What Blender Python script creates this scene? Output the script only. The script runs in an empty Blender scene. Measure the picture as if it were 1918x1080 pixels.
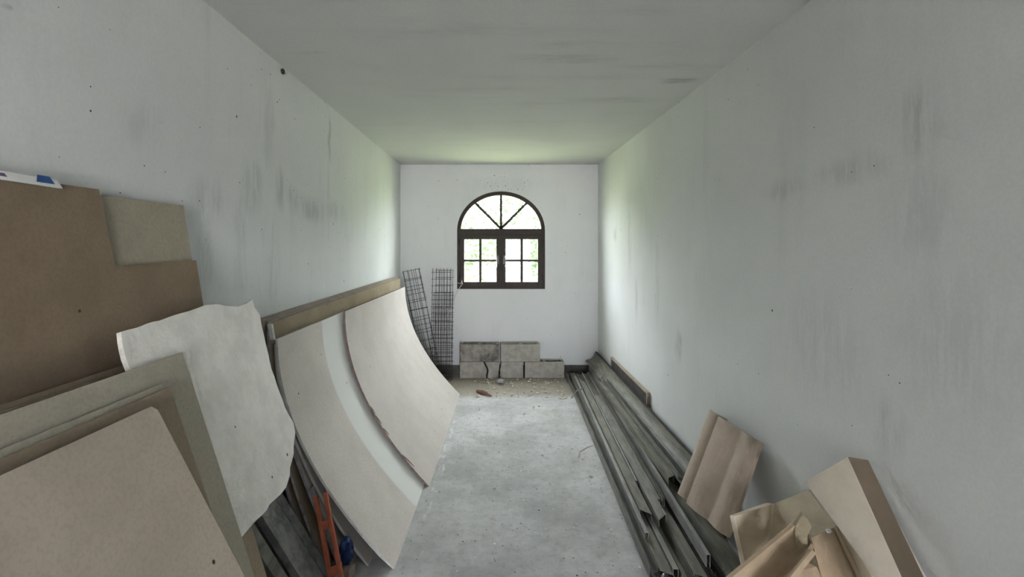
import bpy, bmesh, math, random
from mathutils import Vector, Matrix, noise
from mathutils.geometry import tessellate_polygon

random.seed(7)
S = bpy.context.scene
C = S.collection

# ------------------------------------------------------------------ camera
F = 894.0                      # focal length in pixels of the 1918x1080 frame
EYE = Vector((0.0, 0.0, 1.464))
VPX, VPY = 928.0, 456.0
cam = bpy.data.cameras.new('camera')
cam.sensor_width = 36.0
cam.lens = F / 1918.0 * 36.0
cam.shift_x = (959.0 - VPX) / 1918.0
cam.shift_y = -(540.0 - VPY) / 1918.0
cam.clip_start = 0.05
cam_o = bpy.data.objects.new('camera', cam)
C.objects.link(cam_o)
cam_o.location = EYE
cam_o.rotation_euler = (math.pi / 2, 0, 0)
S.camera = cam_o

# ------------------------------------------------------------------ world, exposure
WORLD_STRENGTH = 8.6
w = bpy.data.worlds.new('overcast_sky')
S.world = w
w.use_nodes = True
nt = w.node_tree
bg = nt.nodes['Background']
bg.inputs['Color'].default_value = (0.925, 0.925, 1.0, 1)
bg.inputs['Strength'].default_value = WORLD_STRENGTH
S.view_settings.view_transform = 'Standard'
S.view_settings.look = 'None'
S.view_settings.gamma = 1.0
S.view_settings.use_curve_mapping = False
S.view_settings.exposure = 2.68
S.cycles.use_adaptive_sampling = True
S.cycles.adaptive_threshold = 0.05
S.cycles.adaptive_min_samples = 20
S.cycles.use_denoising = True
S.cycles.max_bounces = 6
S.cycles.diffuse_bounces = 4
S.cycles.transparent_max_bounces = 16
S.cycles.caustics_reflective = False
S.cycles.caustics_refractive = False
S.cycles.sample_clamp_indirect = 8.0

sun = bpy.data.lights.new('sun', 'SUN'); sun.energy = 16.0; sun.angle = math.radians(3); sun.color = (1.0, 0.95, 0.86)
sun_o = bpy.data.objects.new('sun', sun); C.objects.link(sun_o); sun_o.location = (8, 10, 12)
sun_o.rotation_euler = Vector((-0.72, 0.02, -0.69)).to_track_quat('-Z', 'Y').to_euler()

# room dimensions (metres)
XL, XR = -1.068, 1.152
YB, YF = 5.364, -5.2
H = 2.352
WX, WHALF, WSILL, WSPRING, WTOP = 0.063, 0.495, 0.954, 1.608, 2.052
DX0, DX1, DH = 0.20, 1.10, 2.05          # wide doorway behind the camera

def portal(name, loc, sx, sy, rot):
    l = bpy.data.lights.new(name, 'AREA')
    l.shape = 'RECTANGLE'; l.size = sx; l.size_y = sy
    l.cycles.is_portal = True
    o = bpy.data.objects.new(name, l)
    C.objects.link(o); o.location = loc; o.rotation_euler = rot
portal('window_daylight', (WX, YB + 0.095, (WSILL + WTOP) / 2), 0.99, 1.10, (-math.pi / 2, 0, 0))
portal('doorway_daylight', ((DX0 + DX1) / 2, YF - 0.02, DH / 2), DX1 - DX0, DH, (math.pi / 2, 0, 0))

# ------------------------------------------------------------------ helpers
def P(px, py, Y):
    """point at distance Y from the camera on the sight line of a pixel"""
    return Vector(((px - VPX) / F * Y, Y, EYE.z - (py - VPY) / F * Y))

def lerp(a, b, u): return a + (b - a) * u

class MB:
    def __init__(self):
        self.v = []; self.f = []; self.m = []
    def add(self, verts, faces, mi=0):
        n = len(self.v)
        self.v += [Vector(p) for p in verts]
        self.f += [tuple(i + n for i in f) for f in faces]
        if isinstance(mi, (list, tuple)): self.m += list(mi)
        else: self.m += [mi] * len(faces)
        return self
    def box(self, a, b, mi=0):
        x0, y0, z0 = a; x1, y1, z1 = b
        return self.add([(x0,y0,z0),(x1,y0,z0),(x1,y1,z0),(x0,y1,z0),(x0,y0,z1),(x1,y0,z1),(x1,y1,z1),(x0,y1,z1)],
                        [(0,3,2,1),(4,5,6,7),(0,1,5,4),(1,2,6,5),(2,3,7,6),(3,0,4,7)], mi)
    def prism(self, poly, vec, mi=0, edge_mi=None):
        """polygon (3D points) pushed along vec"""
        n = len(poly); vec = Vector(vec)
        poly = [Vector(p) for p in poly]
        tris = tessellate_polygon([poly])
        vs = poly + [p + vec for p in poly]
        fs = [tuple(t) for t in tris] + [tuple(i + n for i in reversed(t)) for t in tris]
        ms = [mi] * len(fs)
        for i in range(n):
            j = (i + 1) % n
            fs.append((i, j, j + n, i + n)); ms.append(mi if edge_mi is None else edge_mi)
        return self.add(vs, fs, ms)
    def tube(self, pts, r, n=6, mi=0):
        pts = [Vector(p) for p in pts]
        rings = []
        for i, p in enumerate(pts):
            d = (pts[min(i+1, len(pts)-1)] - pts[max(i-1, 0)]).normalized()
            u = d.cross(Vector((0,0,1)))
            if u.length < 1e-3: u = d.cross(Vector((1,0,0)))
            u.normalize(); q = d.cross(u)
            rr = r[i] if isinstance(r, (list, tuple)) else r
            rings.append([p + u * math.cos(a) * rr + q * math.sin(a) * rr for a in [2*math.pi*k/n for k in range(n)]])
        vs = [x for rg in rings for x in rg]; fs = []
        for i in range(len(pts)-1):
            for k in range(n):
                a = i*n+k; b = i*n+(k+1) % n
                fs.append((a, b, b+n, a+n))
        fs.append(tuple(range(n-1, -1, -1))); fs.append(tuple((len(pts)-1)*n + k for k in range(n)))
        return self.add(vs, fs, mi)
    def loft(self, secs, mi=0, edge_mi=None, closed=False):
        """solid lofted through closed cross-sections (equal counts)"""
        n = len(secs[0]); vs = [p for s in secs for p in s]; fs = []; ms = []
        for i in range(len(secs)-1):
            for k in range(n):
                a = i*n+k; b = i*n+(k+1) % n
                fs.append((a, b, b+n, a+n)); ms.append(mi)
        e = mi if edge_mi is None else edge_mi
        for base, rev in ((0, True), ((len(secs)-1)*n, False)):
            tr = tessellate_polygon([[Vector(p) for p in secs[base//n]]])
            for t in tr:
                fs.append(tuple(base + i for i in (reversed(t) if rev else t))); ms.append(e)
        return self.add(vs, fs, ms)
    def sheet(self, grid, vec, mi=0, edge_mi=None):
        """grid[i][j] of points thickened along vec (Vector or function(i,j))"""
        R = len(grid); N = len(grid[0])
        vf = vec if callable(vec) else (lambda i, j: Vector(vec))
        top = [Vector(grid[i][j]) for i in range(R) for j in range(N)]
        bot = [Vector(grid[i][j]) + vf(i, j) for i in range(R) for j in range(N)]
        o = R*N; fs = []; ms = []
        e = mi if edge_mi is None else edge_mi
        for i in range(R-1):
            for j in range(N-1):
                a = i*N+j
                fs.append((a, a+1, a+N+1, a+N)); ms.append(mi)
                fs.append((a+o, a+N+o, a+N+1+o, a+1+o)); ms.append(mi)
        for j in range(N-1):
            fs.append((j, j+o, j+1+o, j+1)); ms.append(e)
            b = (R-1)*N + j
            fs.append((b, b+1, b+1+o, b+o)); ms.append(e)
        for i in range(R-1):
            a = i*N
            fs.append((a, a+N, a+N+o, a+o)); ms.append(e)
            b = i*N+N-1
            fs.append((b, b+o, b+N+o, b+N)); ms.append(e)
        return self.add(top+bot, fs, ms)
    def build(self, name, mats, parent=None, origin=None, smooth=False, bevel=0.0):
        me = bpy.data.meshes.new(name)
        if origin is None:
            xs = [p.x for p in self.v]; ys = [p.y for p in self.v]; zs = [p.z for p in self.v]
            origin = Vector(((min(xs)+max(xs))/2, (min(ys)+max(ys))/2, min(zs)))
        origin = Vector(origin)
        me.from_pydata([p - origin for p in self.v], [], self.f)
        if not isinstance(mats, (list, tuple)): mats = [mats]
        for m in mats: me.materials.append(m)
        me.polygons.foreach_set('material_index', self.m)
        bm = bmesh.new(); bm.from_mesh(me)
        bmesh.ops.recalc_face_normals(bm, faces=bm.faces)
        bm.to_mesh(me); bm.free()
        if smooth:
            me.polygons.foreach_set('use_smooth', [True]*len(me.polygons))
            me.set_sharp_from_angle(angle=math.radians(40))
        me.update()
        o = bpy.data.objects.new(name, me); C.objects.link(o)
        if parent is not None:
            o.parent = parent
            po = Vector((0,0,0)); q = parent
            while q is not None:
                po += q.location; q = q.parent
            o.location = origin - po
        else:
            o.location = origin
        if bevel:
            b = o.modifiers.new('bevel', 'BEVEL'); b.width = bevel; b.segments = 2
            b.limit_method = 'ANGLE'; b.angle_limit = math.radians(40)
        return o

def tag(o, label=None, cat=None, group=None, kind=None):
    if label: o['label'] = label
    if cat: o['category'] = cat
    if group: o['group'] = group
    if kind: o['kind'] = kind
    return o

def empty(name, loc, label=None, cat=None, group=None, kind=None):
    o = bpy.data.objects.new(name, None); C.objects.link(o)
    o.location = loc; o.empty_display_size = 0.05
    return tag(o, label, cat, group, kind)

# ------------------------------------------------------------------ materials
class NB:
    """tiny node-building helper"""
    def __init__(self, name):
        self.mat = bpy.data.materials.new(name); self.mat.use_nodes = True
        self.t = self.mat.node_tree
        self.b = self.t.nodes['Principled BSDF']
        self.b.inputs['Roughness'].default_value = 0.85
        tc = self.t.nodes.new('ShaderNodeTexCoord')
        self.obj = tc.outputs['Object']
    def n(self, kind, **kw):
        x = self.t.nodes.new(kind)
        for k, v in kw.items(): setattr(x, k, v)
        return x
    def link(self, a, b): self.t.links.new(a, b)
    def put(self, sock, v):
        if isinstance(v, bpy.types.NodeSocket): self.link(v, sock)
        else: sock.default_value = v
    def scale(self, vec, s):
        m = self.n('ShaderNodeMapping'); m.inputs['Scale'].default_value = s
        self.link(vec, m.inputs['Vector']); return m.outputs['Vector']
    def noise(self, scale, detail=4, rough=0.6, vec=None, dist=0.0):
        x = self.n('ShaderNodeTexNoise')
        self.link(vec or self.obj, x.inputs['Vector'])
        x.inputs['Scale'].default_value = scale; x.inputs['Detail'].default_value = detail
        x.inputs['Roughness'].default_value = rough; x.inputs['Distortion'].default_value = dist
        return x.outputs['Fac']
    def ramp(self, v, a, b, lo=0.0, hi=1.0):
        x = self.n('ShaderNodeMapRange', interpolation_type='SMOOTHSTEP'); self.link(v, x.inputs['Value'])
        x.inputs['From Min'].default_value = a; x.inputs['From Max'].default_value = b
        x.inputs['To Min'].default_value = lo; x.inputs['To Max'].default_value = hi
        return x.outputs['Result']
    def math(self, op, a, b=0.0):
        x = self.n('ShaderNodeMath', operation=op)
        self.put(x.inputs[0], a); self.put(x.inputs[1], b)
        return x.outputs[0]
    def mix(self, fac, a, b):
        x = self.n('ShaderNodeMix', data_type='RGBA')
        self.put(x.inputs[0], fac)
        for s, v in ((x.inputs[6], a), (x.inputs[7], b)):
            if isinstance(v, tuple): s.default_value = (*v, 1)
            else: self.link(v, s)
        return x.outputs[2]
    def specks(self, scale, keep, size, plane=None):
        """sparse dots: voronoi cells, of which only some carry a dot; plane = the two axes of a flat surface"""
        x = self.n('ShaderNodeTexVoronoi')
        if plane:
            x.voronoi_dimensions = '2D'
            sp = self.n('ShaderNodeSeparateXYZ'); self.link(self.obj, sp.inputs[0])
            cb = self.n('ShaderNodeCombineXYZ'); self.link(sp.outputs[plane[0]], cb.inputs[0]); self.link(sp.outputs[plane[1]], cb.inputs[1])
            self.link(cb.outputs[0], x.inputs['Vector'])
        else:
            self.link(self.obj, x.inputs['Vector'])
        x.inputs['Scale'].default_value = scale
        sep = self.n('ShaderNodeSeparateColor'); self.link(x.outputs['Color'], sep.inputs[0])
        k = self.math('GREATER_THAN', sep.outputs[0], 1 - keep)
        sz = self.math('MULTIPLY', sep.outputs[1], size)
        d = self.math('LESS_THAN', x.outputs['Distance'], sz)
        return self.math('MULTIPLY', k, d)
    def stains(self, spots, vec):
        """soft blotches at fixed places: (cx,cy,cz, sx,sy,sz, strength)"""
        tot = None
        for cx, cy, cz, sx, sy, sz, st in spots:
            a = self.n('ShaderNodeVectorMath', operation='SUBTRACT'); self.link(vec, a.inputs[0]); a.inputs[1].default_value = (cx, cy, cz)
            b = self.n('ShaderNodeVectorMath', operation='DIVIDE'); self.link(a.outputs[0], b.inputs[0]); b.inputs[1].default_value = (sx, sy, sz)
            l = self.n('ShaderNodeVectorMath', operation='LENGTH'); self.link(b.outputs[0], l.inputs[0])
            m = self.ramp(l.outputs['Value'], 1.0, 0.15, 0.0, st)
            tot = m if tot is None else self.math('MAXIMUM', tot, m)
        return tot
    def warp(self, scale, amt):
        x = self.n('ShaderNodeTexNoise'); self.link(self.obj, x.inputs['Vector'])
        x.inputs['Scale'].default_value = scale; x.inputs['Detail'].default_value = 2
        a = self.n('ShaderNodeVectorMath', operation='MULTIPLY_ADD')
        self.link(x.outputs['Color'], a.inputs[0]); a.inputs[1].default_value = (amt,)*3
        s = self.n('ShaderNodeVectorMath', operation='SUBTRACT'); self.link(self.obj, s.inputs[0]); s.inputs[1].default_value = (amt/2,)*3
        self.link(s.outputs[0], a.inputs[2])
        return a.outputs[0]
    def bump(self, h, strength=0.2, dist=0.01):
        x = self.n('ShaderNodeBump'); self.link(h, x.inputs['Height'])
        x.inputs['Strength'].default_value = strength; x.inputs['Distance'].default_value = dist
        self.link(x.outputs['Normal'], self.b.inputs['Normal'])
    def color(self, c):
        if isinstance(c, tuple): self.b.inputs['Base Color'].default_value = (*c, 1)
        else: self.link(c, self.b.inputs['Base Color'])
    def matte(self):
        """plain diffuse surface instead of the principled one"""
        d = self.n('ShaderNodeBsdfDiffuse')
        for a, b in (('Base Color', 'Color'), ('Normal', 'Normal')):
            if self.b.inputs[a].links: self.link(self.b.inputs[a].links[0].from_socket, d.inputs[b])
        self.link(d.outputs[0], self.t.nodes['Material Output'].inputs['Surface'])
        self.t.nodes.remove(self.b); self.b = d
    def rough(self, r): self.put(self.b.inputs['Roughness'], r)

def plaster(name, base, dirt, spots, streak=(1,1,1), speck=0.12, streak_amt=0.25, plane=(1, 2), zone=None):
    m = NB(name)
    vec = m.warp(9.0, 0.08)
    big = m.ramp(m.noise(1.3, 3, 0.6), 0.35, 0.75, 0.0, 0.16)
    st = m.ramp(m.noise(2.2, 5, 0.65, vec=m.scale(m.obj, streak)), 0.52, 0.8, 0.0, streak_amt)
    fac = m.math('ADD', big, st)
    if spots:
        s = m.stains(spots, vec)
        s = m.math('MULTIPLY', s, m.ramp(m.noise(7.0, 4, 0.75, vec=m.scale(m.obj, streak)), 0.36, 0.62, 0.1, 1.0))
        fac = m.math('ADD', fac, s)
    c = m.mix(m.math('MINIMUM', fac, 1.0), base, dirt)
    grain = m.noise(110.0, 1, 0.7)
    c = m.mix(m.ramp(grain, 0.3, 0.7, 0.0, 0.10), c, tuple(x*0.6 for x in base))
    if speck:
        d = m.specks(5.0, speck, 0.026, plane)
        d2 = m.specks(11.0, speck*0.5, 0.036, plane)
        d = m.math('MAXIMUM', d, d2)
        if zone:
            d = m.math('MAXIMUM', d, m.math('MULTIPLY', m.specks(26.0, .55, .14, plane), m.math('GREATER_THAN', m.stains([zone], vec), .3)))
        c = m.mix(d, c, (0.10, 0.10, 0.09))
    m.color(c); m.rough(0.9)
    m.matte()
    return m.mat

def board(name, base, dark, speck=True, scale=5.0, rough=0.9, strip=None):
    m = NB(name)
    c = m.mix(m.ramp(m.noise(scale, 4, 0.65), 0.35, 0.7), base, dark)
    c = m.mix(m.ramp(m.noise(120.0, 1, 0.6), 0.4, 0.7, 0.0, 0.35), c, tuple(x*0.72 for x in base))
    if strip:
        axis, a, b, soft, col = strip
        sep = m.n('ShaderNodeSeparateXYZ'); m.link(m.obj, sep.inputs[0])
        v = sep.outputs[axis]
        k = m.math('MULTIPLY', m.ramp(v, a - soft, a + soft), m.ramp(v, b - soft, b + soft, 1.0, 0.0))
        c = m.mix(k, c, col)
    if speck:
        c = m.mix(m.specks(9.0, 0.16, 0.05, (1, 2)), c, (0.09, 0.075, 0.06))
    m.color(c); m.rough(rough)
    m.matte()
    return m.mat

def simple(name, base, dark, scale=12.0, rough=0.8, metal=0.0, bump=0.2, bscale=60.0, stretch=None, spk=None):
    m = NB(name)
    v = m.scale(m.obj, stretch) if stretch else m.obj
    c = m.mix(m.ramp(m.noise(scale, 4, 0.65, vec=v), 0.35, 0.68), base, dark)
    if spk: c = m.mix(m.specks(*spk[:3], plane=spk[4] if len(spk) > 4 else None), c, spk[3])
    m.color(c); m.rough(rough); m.b.inputs['Metallic'].default_value = metal
    if bump: m.bump(m.noise(bscale, 3, 0.65), bump, 0.004)
    return m.mat

WALL = (0.74, 0.755, 0.745); DIRT = (0.40, 0.42, 0.42)
M = {}
M['wall_left'] = plaster('left wall plaster', WALL, DIRT, [
    (XL, 3.07, 2.13, .3, .045, .22, .85), (XL, 3.05, 1.85, .3, .03, .5, .35),
    (XL, 1.78, 1.62, .3, .16, .14, .5), (XL, 2.1, 1.72, .3, .12, .18, .55), (XL, 2.38, 1.74, .3, .09, .16, .6),
    (XL, 2.55, 1.70, .3, .16, .10, .65), (XL, 2.8, 1.66, .3, .3, .10, .5), (XL, 3.2, 1.68, .3, .35, .10, .35),
    (XL, 1.45, 1.82, .3, .12, .10, .22), (XL, 1.75, 1.4, .3, .06, .3, .45), (XL, 2.0, 1.45, .3, .07, .35, .4),
    (XL, 2.3, 1.35, .3, .1, .3, .35), (XL, 2.25, 2.0, .3, .08, .35, .3), (XL, 1.05, 1.98, .3, .025, .012, .8)],
    streak=(1, 3.0, 0.5), speck=0.40)
M['wall_right'] = plaster('right wall plaster', WALL, DIRT, [
    (XR, 1.30, 1.80, .3, .10, .16, .5), (XR, 1.30, 1.55, .3, .16, .2, .3), (XR, 1.55, 1.7, .3, .25, .07, .4), (XR, 1.9, 1.68, .3, .2, .06, .35),
    (XR, 1.40, 0.92, .3, .08, .14, .45), (XR, 3.0, 0.83, .3, .07, .16, .6), (XR, 3.9, 1.0, .3, .06, .25, .5),
    (XR, 4.1, 1.5, .3, .08, .5, .35), (XR, 3.4, 1.2, .3, .06, .4, .35), (XR, 4.6, 1.55, .3, .1, .1, .5),
    (XR, 1.7, 1.1, .3, .3, .3, .25), (XR, 1.2, 1.2, .3, .25, .3, .25)],
    streak=(1, 3.0, 0.5), speck=0.08, streak_amt=0.14)
M['wall_back'] = plaster('back wall plaster', (0.74, 0.755, 0.76), DIRT, [
    (0.1, YB, 2.13, .7, .3, .12, .15)], streak=(3, 1, .6), speck=0.35, streak_amt=0.15, plane=(0, 2), zone=(0.1, YB, 2.15, .45, .3, .16, 1.0))
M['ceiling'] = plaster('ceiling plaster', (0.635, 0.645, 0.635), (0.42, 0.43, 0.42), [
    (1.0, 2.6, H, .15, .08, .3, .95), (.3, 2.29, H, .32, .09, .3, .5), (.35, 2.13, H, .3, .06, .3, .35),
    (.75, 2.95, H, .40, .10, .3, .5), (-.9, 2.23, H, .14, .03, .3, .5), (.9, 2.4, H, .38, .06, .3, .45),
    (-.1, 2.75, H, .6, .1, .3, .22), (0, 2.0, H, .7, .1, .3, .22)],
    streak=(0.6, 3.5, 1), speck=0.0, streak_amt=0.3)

def floor_mat():
    m = NB('worn concrete floor')
    c = m.mix(m.ramp(m.noise(2.2, 6, 0.72), 0.33, 0.66), (0.60, 0.605, 0.60), (0.42, 0.425, 0.415))
    c = m.mix(m.ramp(m.noise(22.0, 5, 0.75), 0.45, 0.72, 0, .55), c, (0.31, 0.31, 0.30))
    c = m.mix(m.ramp(m.noise(1.4, 4, 0.6), 0.5, 0.8, 0, .5), c, (0.47, 0.455, 0.41))
    # browner, darker strip in front of the back wall, where the rubble lies
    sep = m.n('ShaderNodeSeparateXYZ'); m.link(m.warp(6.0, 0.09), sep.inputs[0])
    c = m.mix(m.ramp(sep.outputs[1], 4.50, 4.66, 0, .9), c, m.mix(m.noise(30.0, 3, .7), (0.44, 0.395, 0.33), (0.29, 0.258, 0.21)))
    # pale trowel lines parallel to the boards
    for x0, y0, y1 in ((-.37, 2.5, 3.6), (-.345, 3.0, 4.0), (-.35, 2.2, 2.45)):
        k = m.math('MULTIPLY', m.ramp(m.math('ABSOLUTE', m.math('SUBTRACT', sep.outputs[0], x0 + .0)), 0.006, 0.012, 1, 0),
                   m.math('MULTIPLY', m.ramp(sep.outputs[1], y0, y0+.1), m.ramp(sep.outputs[1], y1-.1, y1, 1, 0)))
        k = m.math('MULTIPLY', k, m.ramp(m.noise(8., 3), .45, .6, 0, .6))
        c = m.mix(k, c, (0.72, 0.73, 0.72))
    c = m.mix(m.ramp(m.noise(5.0, 4, .7, vec=m.scale(m.obj, (1, .6, 1))), .66, .72, 0, .6), c, (0.70, 0.69, 0.66))
    c = m.mix(m.specks(8.0, .3, .045, (0, 1)), c, (0.10, 0.10, 0.09))
    c = m.mix(m.specks(22.0, .25, .10, (0, 1)), c, (0.15, 0.145, 0.13))
    c = m.mix(m.specks(12.0, .2, .08, (0, 1)), c, (0.75, 0.74, 0.70))
    m.color(c); m.rough(0.9)
    m.bump(m.noise(30.0, 2, .75), 0.25, 0.006)
    m.matte()
    return m.mat
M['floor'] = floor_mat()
M['frame'] = simple('dark brown window wood', (0.040, 0.025, 0.017), (0.022, 0.014, 0.01), 10, 0.6, bump=.15, stretch=(6, 6, 1))
M['handle'] = simple('dark handle metal', (0.035, 0.033, 0.03), (0.02, 0.02, 0.02), 20, 0.35, 0.6, 0)
M['handle_edge'] = simple('worn silver lever', (0.55, 0.53, 0.5), (0.4, 0.39, 0.37), 20, 0.35, 0.8, 0)
M['cement'] = simple('bare damp cement', (0.13, 0.125, 0.115), (0.07, 0.068, 0.062), 9, .95)
M['block'] = simple('grey concrete block', (0.40, 0.385, 0.345), (0.30, 0.285, 0.25), 14, .95, bump=.6, bscale=90, spk=(40., .25, .2, (.16, .15, .13)))
M['block_dirty'] = simple('stained concrete block', (0.34, 0.32, 0.28), (0.12, 0.115, 0.105), 9, .95, bump=.7, bscale=90, spk=(38., .3, .2, (.1, .1, .09)))
M['paper'] = board('beige plasterboard paper', (0.665, 0.62, 0.57), (0.61, 0.57, 0.525))
M['paper_a'] = board('beige plasterboard paper with pale strip', (0.70, 0.655, 0.595), (0.64, 0.60, 0.545),
                     strip=(1, -0.73, -0.35, 0.012, (0.77, 0.78, 0.745)))
M['paper_tan'] = board('tan plasterboard paper', (0.40, 0.335, 0.24), (0.33, 0.275, 0.195))
M['paper_edge'] = board('plasterboard edge', (0.46, 0.43, 0.47), (0.25, 0.225, 0.25), False, 30)
M['edge_white'] = board('white gypsum edge', (0.74, 0.74, 0.72), (0.55, 0.54, 0.53), False, 25)
M['edge_brown'] = board('torn brown paper edge', (0.25, 0.19, 0.16), (0.14, 0.11, 0.095), False, 30)
M['brown_board'] = board('brown hardboard', (0.30, 0.232, 0.16), (0.25, 0.193, 0.132))
M['olive_board'] = board('pale olive board', (0.42, 0.385, 0.30), (0.37, 0.34, 0.265))
M['beige_board'] = board('greyish beige board', (0.46, 0.425, 0.345), (0.40, 0.37, 0.30))
M['front_board'] = board('warm beige board', (0.52, 0.455, 0.37), (0.46, 0.40, 0.325))
M['tan_board'] = board('tan board', (0.37, 0.30, 0.22), (0.31, 0.25, 0.185))
M['torn'] = simple('rough off white plasterboard back', (0.86, 0.85, 0.785), (0.74, 0.73, 0.67), 9, .95, bump=.9, bscale=22, spk=(9., .25, .06, (.15, .14, .12), (1, 2)))
M['torn_edge'] = simple('broken gypsum', (0.78, 0.77, 0.70), (0.6, 0.58, 0.5), 40, .95, bump=.6)
M['zinc'] = simple('dusty galvanised steel', (0.27, 0.27, 0.235), (0.14, 0.14, 0.12), 9, .6, 0.15, .15, 50, stretch=(3, .5, 3))
M['zinc_b'] = simple('mossy galvanised steel', (0.235, 0.23, 0.18), (0.125, 0.125, 0.10), 11, .65, 0.1, .2, 50, stretch=(3, .5, 3))
M['zinc_c'] = simple('pale galvanised steel', (0.36, 0.365, 0.34), (0.20, 0.205, 0.19), 9, .5, 0.2, .12, 50, stretch=(3, .5, 3))
M['zinc_mottled'] = simple('mottled galvanised steel', (0.42, 0.43, 0.42), (0.22, 0.23, 0.22), 18, .5, 0.2, .12, 50)
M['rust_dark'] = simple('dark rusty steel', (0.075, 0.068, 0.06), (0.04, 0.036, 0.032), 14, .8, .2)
M['tile'] = simple('pinkish clay roof tile', (0.52, 0.425, 0.345), (0.44, 0.36, 0.29), 7, .92, bump=.4, spk=(22., .12, .12, (.2, .15, .11)))
M['tile_pale'] = simple('pale clay tile', (0.56, 0.51, 0.415), (0.48, 0.435, 0.35), 6, .92, bump=.35, spk=(22., .1, .1, (.25, .2, .15)))
M['tile_orange'] = simple('orange tan clay tile', (0.465, 0.36, 0.245), (0.37, 0.285, 0.19), 6, .92, bump=.35, spk=(22., .12, .1, (.2, .14, .1)))
M['tile_cream'] = simple('cream clay tile', (0.70, 0.61, 0.47), (0.62, 0.54, 0.41), 6, .92, bump=.3)
M['tile_olive'] = simple('olive stained clay', (0.34, 0.29, 0.19), (0.27, 0.23, 0.15), 6, .92, bump=.3)
M['tile_brown'] = simple('dark brown clay', (0.16, 0.125, 0.085), (0.125, 0.098, 0.066), 6, .92, bump=.3)
M['wire'] = simple('dark reinforcement wire', (0.055, 0.055, 0.06), (0.10, 0.08, 0.065), 30, .6, .4, 0)
M['white_wire'] = simple('pale bent wire', (0.7, 0.7, 0.67), (0.5, 0.5, 0.48), 30, .5, 0, 0)
M['orange'] = simple('orange painted metal', (0.56, 0.15, 0.075), (0.44, 0.11, 0.055), 14, .5, 0, .1)
M['blue'] = simple('blue plastic', (0.012, 0.045, 0.17), (0.006, 0.02, 0.08), 12, .4, 0, .2)
M['blue_print'] = simple('blue print', (0.02, 0.10, 0.30), (0.02, 0.08, 0.24), 12, .6, 0, 0)
M['purple_print'] = simple('purple print', (0.16, 0.10, 0.2), (0.12, 0.08, 0.14), 12, .6, 0, 0)
M['white_strip'] = simple('white card strip', (0.80, 0.80, 0.79), (0.70, 0.70, 0.69), 9, .7, 0, .05)
M['wood'] = simple('weathered wood', (0.24, 0.13, 0.085), (0.14, 0.08, 0.05), 20, .85, 0, .3, stretch=(1, 8, 8))
M['pale_wood'] = simple('pale wood', (0.45, 0.38, 0.30), (0.33, 0.28, 0.22), 20, .85, 0, .2)
M['stone'] = simple('pale stone chip', (0.45, 0.45, 0.43), (0.33, 0.33, 0.31), 20, .9, 0, .4)
M['crumb'] = simple('plaster crumbs', (0.70, 0.66, 0.57), (0.42, 0.38, 0.32), 30, .9, 0, .3)
M['black_rubber'] = simple('black crumpled plastic', (0.03, 0.03, 0.03), (0.05, 0.05, 0.055), 20, .4, 0, .2)
M['root'] = simple('dry roots', (0.10, 0.07, 0.05), (0.05, 0.035, 0.025), 30, .9, 0, 0)
M['leaf'] = simple('green foliage', (0.075, 0.13, 0.05), (0.04, 0.075, 0.028), 3, .6, 0, 0)
M['leaf'].node_tree.nodes['Principled BSDF'].inputs['Transmission Weight'].default_value = 0.0
M['bark'] = simple('tree bark', (0.10, 0.08, 0.06), (0.05, 0.04, 0.03), 12, .9)
M['grass'] = simple('green meadow', (0.23, 0.26, 0.15), (0.17, 0.20, 0.11), 4, .9)
M['render_out'] = simple('outside render', (0.6, 0.58, 0.52), (0.5, 0.48, 0.43), 5, .9)

def glass():
    m = NB('window glass'); t = m.t
    tr = m.n('ShaderNodeBsdfTransparent'); tr.inputs[0].default_value = (.94, .97, .95, 1)
    gl = m.n('ShaderNodeBsdfGlossy'); gl.inputs['Roughness'].default_value = 0.03
    mx = m.n('ShaderNodeMixShader')
    mx.inputs[0].default_value = 0.05; m.link(tr.outputs[0], mx.inputs[1]); m.link(gl.outputs[0], mx.inputs[2])
    m.link(mx.outputs[0], t.nodes['Material Output'].inputs['Surface'])
    return m.mat
M['glass'] = glass()

# ------------------------------------------------------------------ the room
Z0 = (0, 0, 0)
T = 0.25
TB = 0.10          # the back wall is thin outside the window frame
def struct(mb, name, mat, **kw):
    return tag(mb.build(name, mat, origin=Z0, **kw), kind='structure')
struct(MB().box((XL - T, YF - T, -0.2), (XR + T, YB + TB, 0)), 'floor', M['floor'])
struct(MB().box((XL - T, YF - T, H), (XR + T, YB + TB, H + 0.2)), 'ceiling', M['ceiling'])
struct(MB().box((XL - T, YF, 0), (XL, YB, H)), 'wall_left', M['wall_left'])
struct(MB().box((XR, YF, 0), (XR + T, YB, H)), 'wall_right', M['wall_right'])

def arch(inset=0.0, n=28, bottom=None, y=YB):
    """outline of the arched window, counter-clockwise from lower left"""
    hw = WHALF - inset; rise = WTOP - WSPRING - inset
    zb = (WSILL + inset) if bottom is None else bottom
    pts = [(WX - hw, y, zb), (WX + hw, y, zb)]
    for k in range(n + 1):
        a = math.pi * k / n
        pts.append((WX + hw * math.cos(a), y, WSPRING + rise * math.sin(a)))
    return [Vector(p) for p in pts]

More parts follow.
